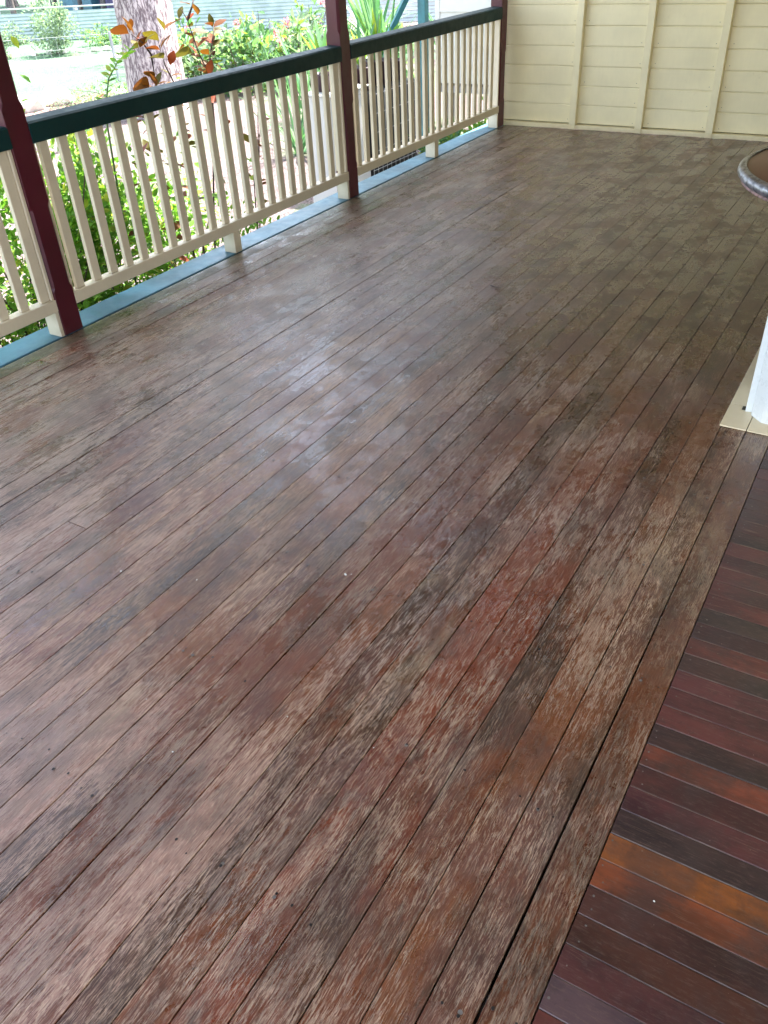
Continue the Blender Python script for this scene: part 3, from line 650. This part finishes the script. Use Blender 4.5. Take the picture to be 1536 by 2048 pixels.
# ---- strappy and spear leaved plants
def strappy(base, n, L, label, mat='spear', w=.035, up=1.3, name='strappy_plant', cat='plant', trunk=0.):
    e = empty(name, base, label, cat, 'strappy plants beyond the yard'); B = Vector(base)+Vector((0, 0, trunk))
    if trunk: MB().tube([base, Vector(base)+Vector((.03, .02, trunk*.5)), B], [.06, .05, .05], 8).build('trunk', 'bark2', e, True)
    for k in range(n):
        a = random.uniform(0, 6.28); tilt = random.uniform(.15, 1.35); l = L*random.uniform(.6, 1.1); d = Vector((math.cos(a)*math.sin(tilt), math.sin(a)*math.sin(tilt), math.cos(tilt)*up)).normalized(); s = d.cross(Vector((0, 0, 1))).normalized()
        mb = MB(); p = B+Vector((random.uniform(-.06, .06), random.uniform(-.06, .06), 0)); steps = 7; v = d.copy()
        for j_ in range(steps+1):
            t = j_/steps; ww = w*(.5+t*1.6 if t < .3 else 1.0*(1-((t-.3)/.7)**1.6))/2+.0008
            mb.v += [tuple(p+s*ww), tuple(p-s*ww)]; p = p+v*(l/steps); v = (v+Vector((0, 0, -.17*tilt))).normalized()
        mb.f = [(2*q, 2*q+1, 2*q+3, 2*q+2) for q in range(steps)]
        mb.build('leaf', mat, e)
    return e
strappy((-3.75, 9.55, -.9), 46, 1.35, 'strappy green plant seen through the right end of the middle railing')
strappy((-5.0, 11.6, -.9), 46, 1.5, 'arching blue-green strappy plant left of the middle post', w=.04)
strappy((-3.0, 10.6, -.9), 60, 1.25, 'large spear-leaved palm lily just right of the middle post', w=.055, up=1.6, trunk=.75)
strappy((-4.2, 12.3, -.9), 50, 1.6, 'tall spear-leaved palm lily behind the first one', w=.06, up=1.8, trunk=.9)
strappy((-2.6, 11.6, -.9), 40, 1.1, 'spear-leaved plant beside the green pergola post', w=.05, trunk=.8)

# ---- big tree
def bark_trunk(mb, pts, rads, seg=28, rough=.10):
    n0 = len(mb.v); ph = [random.uniform(0, 6) for _ in range(5)]
    P = [Vector(p) for p in pts]; fine = []
    for i in range(len(P)-1):
        for k in range(6): fine.append((P[i].lerp(P[i+1], k/6), rads[i]+(rads[i+1]-rads[i])*k/6))
    fine.append((P[-1], rads[-1]))
    for i, (p, r) in enumerate(fine):
        for k in range(seg):
            a = 2*math.pi*k/seg; rr = r*(1+rough*(.5*math.sin(3*a+ph[0]+p.z*.8)+.35*math.sin(7*a+ph[1]-p.z)+.3*math.sin(11*a+ph[2]+p.z*2)+random.uniform(-.25, .25)))
            mb.v.append((p.x+rr*math.cos(a), p.y+rr*math.sin(a), p.z))
    for i in range(len(fine)-1):
        for k in range(seg): a = n0+i*seg+k; b = n0+i*seg+(k+1) % seg; mb.f.append((a, b, b+seg, a+seg))
def tree(base, top, r0, label, crown_c, crown_r, n, leaf, name='garden_tree', group=None, barkm='bark', seg=28):
    e = empty(name, base, label, 'tree', group); B = Vector(base); T = Vector(top); mb = MB()
    L = (T-B); bark_trunk(mb, [B+Vector((0, 0, -.1)), B+L*.08, B+L*.3, B+L*.65, T], [r0*1.45, r0*1.08, r0, r0*.9, r0*.6], seg); mb.build('trunk', barkm, e, True)
    C = Vector(crown_c); mb = MB()
    for k in range(7):
        a = 2*math.pi*k/7; t = C+Vector((crown_r[0]*.7*math.cos(a), crown_r[1]*.7*math.sin(a), crown_r[2]*random.uniform(-.3, .5))); m = T.lerp(t, .45)+Vector((0, 0, .25))
        mb.tube([T-L*.04, m, t], [r0*.42, r0*.22, r0*.06], 8, False)
    mb.build('limb', barkm, e, True)
    P, q = blob_points(n, crown_c, crown_r, .5, 40, .2); D = unit(q+RNG.normal(0, .7, (n, 3))-np.array([[0, 0, .3]])); Ls = leaf*RNG.uniform(.7, 1.3, n)
    leaves_obj('crown', P, D, Ls, Ls*.42, 'crown', e, kind='stuff'); return e
tree((-8.05, 11.45, -.9), (-8.35, 11.75, 3.4), .45, 'big rough-barked tree trunk standing in the garden behind the bronze shrub', (-9.6, 9.2, 6.4), (3.4, 3.2, 2.1), 13000, .26, seg=40)  # unseen crown, placed and thickened to shape sunlight and the floor reflection
tree((-16, 6, -.9), (-16.2, 6.2, 3.5), .3, 'unseen tree added beyond the left edge to screen the sky', (-16, 6, 6.4), (3.4, 3.4, 2.6), 6000, .22, group='added sky-screening trees outside the frame')  # this tree and the next are added to hide sky from the floor
tree((-6.5, -1.5, -.9), (-6.6, -1.4, 2.6), .2, 'small tree added outside the left of the frame to screen the sky', (-6.6, -1.5, 4.4), (1.9, 1.9, 1.6), 4500, .14, group='added sky-screening trees outside the frame')
# thin trunks behind the fence
for i, (x, y, r, lean, lab) in enumerate([(-27.0, 23.8, .10, -.5, 'thin slanting tree trunk at the far left beyond the iron fence'), (-25.7, 24.6, .12, .3, 'pale thin tree trunk behind the grey bush'), (-24.2, 25.6, .09, .6, 'thin dark trunk just left of the purple shed opening'),
                                          (-22.4, 25.8, .08, -.2, 'slim pale trunk in front of the shed'), (-9.9, 21.5, .16, .15, 'dark tree trunk beyond the broad-leaved bed left of the middle post')]):
    tree((x, y, -.9), (x+lean, y+.2, 4.2), r, lab, ((x+lean, y, 5.6) if i < 4 else (-9.6, 24.0, 7.8)), ((2.1, 2.1, 1.6) if i < 4 else (3.6, 3.4, 3.6)), (1500 if i < 4 else 9000), .30, 'thin_tree', 'thin trees beyond the fence', 'bark2', 12)  # last tree's unseen crown enlarged and shifted to shape the floor reflection
# backdrop trees above the fence line
for i in range(9):
    x = -36+i*5.2+random.uniform(-1, 1); y = 30+i*1.6+random.uniform(-2, 2)
    tree((x, y, -.9), (x, y, 3), .25, 'distant garden tree behind the sheds, %s' % ['leftmost of all','second from the left','third from the left','fourth from the left','middle one of the nine','fourth from the right','third from the right','second from the right','rightmost of all'][i], (x, y, 5.2), (3.2, 3., 3.4), 1700, .5, 'distant_tree', 'distant trees behind the sheds', 'bark2', 10)

# ---- garden bushes and beds
shrub('grey_leaf_bush', (-17.2, 17.2, -.9), (-17.2, 17.25, -.30), (.62, .62, .60), 2600, .085, 'bluegreen', 'round grey-green bush standing alone on the far lawn', clumps=26, cs=.2)
shrub('yellow_green_bush', (-17.3, 18.9, -.9), (-17.3, 18.9, -.66), (.55, .4, .26), 700, .09, 'green2', 'low yellow-green bush in front of the iron fence', clumps=10)
shrub('flowering_bush', (-20.6, 18.6, -.9), (-20.6, 18.6, -.60), (.5, .5, .30), 800, .09, 'bluegreen', 'low bushy plant at the left end of the iron fence', clumps=10)
for i, (x, y) in enumerate([(-18.5, 16.3), (-17.9, 16.0)]):
    shrub('small_tussock', (x, y, -.9), (x, y, -.8), (.16, .16, .12), 160, .10, 'bluegreen', ['left one of two small tussocks on the far lawn', 'right one of two small tussocks on the far lawn'][i], 'plant', 'small tussocks on the lawn', clumps=4, stems=2)
shrub('bed_plants', (-9.6, 12.2, -.9), (-9.6, 12.1, -.75), (.9, .6, .18), 700, .06, 'green2', 'low leafy plants in the mulch left of the big tree', 'plant', clumps=14)
shrub('bed_plants', (-10.3, 11.4, -.9), (-10.2, 11.5, -.8), (.6, .6, .14), 450, .05, 'bluegreen', 'tiny plants between the pale boulders', 'plant', clumps=12)
def rock(x, y, r, label, mat='rock', sq=.6):
    bmx = bmesh.new(); bmesh.ops.create_icosphere(bmx, subdivisions=2, radius=r)
    ax = [Vector((random.uniform(-1, 1), random.uniform(-1, 1), random.uniform(-.2, 1))).normalized() for _ in range(9)]; dd = [random.uniform(.6, .9)*r for _ in ax]
    for v in bmx.verts:
        for a, d in zip(ax, dd):
            e_ = v.co.dot(a)-d
            if e_ > 0: v.co -= a*e_
        v.co.z *= sq; v.co.x *= 1.25
    bmesh.ops.translate(bmx, vec=(x, y, -.9+r*sq*.45), verts=bmx.verts)
    mb = MB(); mb.bm(bmx); tag(mb.build('boulder' if r > .2 else 'border_stone', mat), label, 'rock', 'stones edging the garden bed')
rock(-10.75, 10.80, .34, 'pale boulder nearest the left post beyond the handrail'); rock(-10.75, 11.55, .38, 'largest pale boulder in the bed beyond the handrail'); rock(-9.85, 12.25, .22, 'small pale boulder between the boulders and the tree'); rock(-8.9, 11.55, .22, 'grey-purple stone against the foot of the big tree', 'stone', .9)
for i in range(11):
    rock(-18.6+i*.28+random.uniform(-.05, .05), 15.9+i*.30+random.uniform(-.1, .1), random.uniform(.07, .12), 'pale stone, %s in the row edging the far lawn' % ['leftmost','second from the left','third from the left','fourth from the left','fifth from the left','middle one','fifth from the right','fourth from the right','third from the right','second from the right','rightmost'][i], 'rock')

# ---- corrugated iron fence
A = Vector((-27.5, 15.2, 0)); Bv = Vector((-9.0, 26.6, 0)); d = (Bv-A).normalized(); nrm = Vector((d.y, -d.x, 0)); tot = (Bv-A).length
cf = empty('iron_fence', (-18.3, 20.9, -.9), 'low fence of corrugated iron sheets laid sideways across the back of the garden', 'fence')
s = 0.; k = 0
while s < tot:
    l = min(2.35, tot-s); mb = MB(); z0 = -.9; hh = .76 if s < 11 else .92; nz = 44
    for i in range(nz+1):
        z = z0+hh*i/nz; o_ = .012*math.sin(2*math.pi*(z-z0)/.095)+(.02 if k % 2 else 0)
        for t in (s, s+l+.03): p = A+d*t+nrm*o_; mb.v.append((p.x, p.y, z+random.uniform(-.0005, .0005)))
    mb.f = [(2*i, 2*i+1, 2*i+3, 2*i+2) for i in range(nz)]
    mb.build('iron_sheet', 'iron', cf, True); p = A+d*s-nrm*.06
    MB().box((p.x-.05, p.y-.05, -.9), (p.x+.05, p.y+.05, -.9+hh+.12)).build('fence_post', 'shed2', cf); s += l; k += 1
# ---- wire fence with steel pickets
wf = empty('wire_fence', (-11.9, 13.7, -.9), 'thin wire mesh fence on steel pickets across the lawn', 'fence')
wp = [(-15.5, 10.2), (-13.6, 12.2), (-11.6, 13.95), (-9.3, 16.4), (-7.0, 19.0)]
mb = MB()
for (x, y) in wp: MB().box((x-.022, y-.022, -.9), (x+.022, y+.022, .02)).build('picket', 'shed2', wf)
for (a, b) in zip(wp[:-1], wp[1:]):
    for z in (-.75, -.5, -.25, -.02): mb.tube([(*a, z), (*b, z)], .003, 4, False)
    n = int(math.dist(a, b)/.15)
    for q in range(n): x = a[0]+(b[0]-a[0])*q/n; y = a[1]+(b[1]-a[1])*q/n; mb.tube([(x, y, -.88), (x, y, -.02)], .002, 3, False)
mb.build('wire_mesh', 'wire', wf, kind='stuff')
# ---- clothes line frame
cl = empty('pipe_frame', (-12.6, 14.9, -.9), 'pale pipe frame of a clothes line standing before the shed', 'frame')
MB().tube([(-13.0, 15.9, -.9), (-13.0, 15.9, .95)], .028, 8).build('upright', 'wire', cl); MB().tube([(-19.6, 12.6, -.9), (-19.6, 12.6, .75)], .028, 8).build('upright', 'wire', cl)
MB().tube([(-13.0, 15.9, .35), (-19.6, 12.6, .35)], .018, 6).build('crossbar', 'wire', cl)

# ---- shed behind the fence
sh = empty('garden_shed', (-24.2, 25.8, -.9), 'open fronted shed with inside shade painted purple behind the iron fence', 'shed')
MB().box((-27.5, 27.6, -.9), (-20.5, 27.7, 1.5)).build('back_wall', 'shed', sh); MB().box((-28, 25.2, 1.5), (-20.2, 28, 1.6)).build('roof', 'shed2', sh)  # purple surfaces stand in for the shade inside the open shed
for x in (-27.4, -25.2, -23.0, -20.8): MB().box((x-.06, 25.4, -.9), (x+.06, 25.52, 1.49)).build('shed_post', 'bark2', sh)
MB().box((-24.3, 25.9, -.9), (-21.4, 26.2, .9)).build('shade_panel', 'shed', sh); MB().box((-27.2, 26.2, -.9), (-25.4, 26.6, .35)).build('storage_box', 'edge', sh)
s2 = empty('grey_shed', (-15.5, 27.6, -.9), 'low grey shed wall behind the right part of the iron fence', 'shed')
for i in range(12): MB().box((-19+i*.9, 27.5, -.9), (-18.12+i*.9, 27.56+.01*(i % 2), 1.7)).build('wall_sheet', 'shed2', s2)
MB().box((-19.3, 27.2, 1.7), (-7.9, 30, 1.8)).build('roof', 'roofm', s2)

# ---- weatherboard wing
wb = empty('weatherboard_wing', (.2, 9.9, 0), 'pale weatherboard wing of the house raised on stumps beyond the far railing', 'building')
z = -.02
while z < 2.9:
    mb = MB(); x0, x1, yf = -1.83, 2.4, 9.95
    sec = [(yf-.022, z), (yf-.006, z+.20), (yf+.01, z+.20), (yf+.01, z)]
    mb.v = [(x0, a, b) for a, b in sec]+[(x1, a, b) for a, b in sec]; mb.f = [(3, 2, 1, 0), (4, 5, 6, 7)]+[((i+1) % 4, (i+1) % 4+4, i+4, i) for i in range(4)]
    mb.build('weatherboard', 'weather', wb); z += .185
MB().box((-1.86, 9.925, -.05), (-1.80, 9.985, 2.9), .003).build('corner_board', 'weather', wb)
MB().box((-1.82, 9.962, -.02), (2.4, 12.5, 2.9)).build('side_wall', 'weather', wb); MB().box((-1.85, 9.96, -.13), (2.4, 12.5, -.052)).build('floor_bearer', 'shed2', wb)
for x in (-1.7, -.4, 1.): MB().box((x-.06, 10.02, -.9), (x+.06, 10.14, -.131)).build('stump', 'stone', wb)
MB().box((-2.2, 9.6, 2.9), (2.6, 12.8, 3.0)).build('roof', 'roofm', wb)
# ---- green post and brace
pg = empty('pergola', (-2.1, 10.1, -.9), 'green painted post with a slanting brace beyond the far railing', 'post')
MB().box((-2.16, 10.05, -.9), (-2.06, 10.15, 2.6), .004).build('upright', 'tealpost', pg)
MB().tube([(-2.62, 10.10, .43), (-2.13, 10.10, 1.15)], .042, 4).build('brace', 'tealpost', pg); MB().tube([(-2.72, 10.12, -.9), (-2.66, 10.12, .47)], .03, 4).build('brace_foot', 'tealpost', pg)
# ---- pale cabinet and black caged stack with pots
cb = empty('metal_cabinet', (-1.75, 7.6, -.9), 'pale grey metal cabinet standing outside behind the middle post', 'cabinet')
MB().box((-1.92, 7.27, -.86), (-1.60, 7.93, .245), .008).build('body', 'box', cb); MB().box((-1.94, 7.25, .2455), (-1.58, 7.95, .262), .004).build('lid', 'box', cb)
MB().box((-1.598, 7.60, -.78), (-1.592, 7.92, .19), .002).build('door', 'box', cb)
cg = empty('black_crate_stack', (-1.8, 8.5, -.9), 'black stack with a pale wire grid front beside the cabinet', 'crate')
MB().box((-2.02, 8.00, -.9), (-1.62, 8.98, .17), .006).build('body', 'black', cg)
for q in range(11): MB().tube([(-1.612, 8.02+q*.094, -.9), (-1.612, 8.02+q*.094, .17)], .0035, 5, False).build('grid_wire', 'wire', cg)
for q in range(6): MB().tube([(-1.606, 8.0, -.78+q*.185), (-1.606, 8.98, -.78+q*.185)], .0035, 5, False).build('grid_wire', 'wire', cg)
def potted(x, y, z, r, h, label, mat='pot', n=22, L=.42):
    e = empty('potted_plant', (x, y, z), label, 'potted plant', 'potted plants on the crate stack'); MB().lathe((x, y, z), [(r*.7, 0), (r*.95, h*.9), (r*1.08, h*.9), (r*1.08, h), (r*.9, h), (r*.88, h*.85)], 16).build('pot', mat, e, True)
    for k in range(n):
        a = random.uniform(0, 6.28); t = random.uniform(.1, .9); dd = Vector((math.cos(a)*math.sin(t), math.sin(a)*math.sin(t), math.cos(t))); l = L*random.uniform(.6, 1.1)
        put_leaf(e, Vector((x, y, z+h*.9)), dd, l, random.choice(['spear', 'green']), .10)
potted(-1.80, 7.48, .262, .10, .16, 'dark pot with spear leaves on the pale cabinet', n=26, L=.5)
potted(-1.76, 7.80, .262, .07, .10, 'small terracotta pot on the cabinet', 'pot2', 12, .3)
potted(-1.80, 8.16, .172, .13, .22, 'plum pot nearest the cabinet on the black stack', n=24, L=.45)
potted(-1.82, 8.50, .172, .14, .24, 'plum pot in the middle of the black stack', n=24, L=.5)
potted(-1.80, 8.82, .172, .11, .20, 'plum pot at the far end of the black stack', n=20, L=.4)
potted(-1.25, 9.2, -.9, .14, .26, 'terracotta pot on the ground below the weatherboard wing', 'pot2', 26, .5)
for i, (x, y) in enumerate([(-1.15, 8.5), (-.7, 8.9), (-.35, 8.35), (-.9, 9.5)]):
    shrub('wing_garden_shrub', (x, y, -.9), (x, y, -.52), (.30, .34, .34), 520, .075, 'green' if i % 2 else 'green2', ['leafy shrub nearest the black stack', 'leafy shrub under the middle of the far railing', 'leafy shrub in the corner by the end wall', 'leafy shrub against the weatherboard stumps'][i], group='shrubs below the far railing', clumps=14, cs=.2)
tag(MB().box((-.62, 4.93, -.9), (-.50, 5.07, -.42), .006).build('timber_stump', 'pot2'), 'short brown timber stump just outside under the middle railing', 'stump')
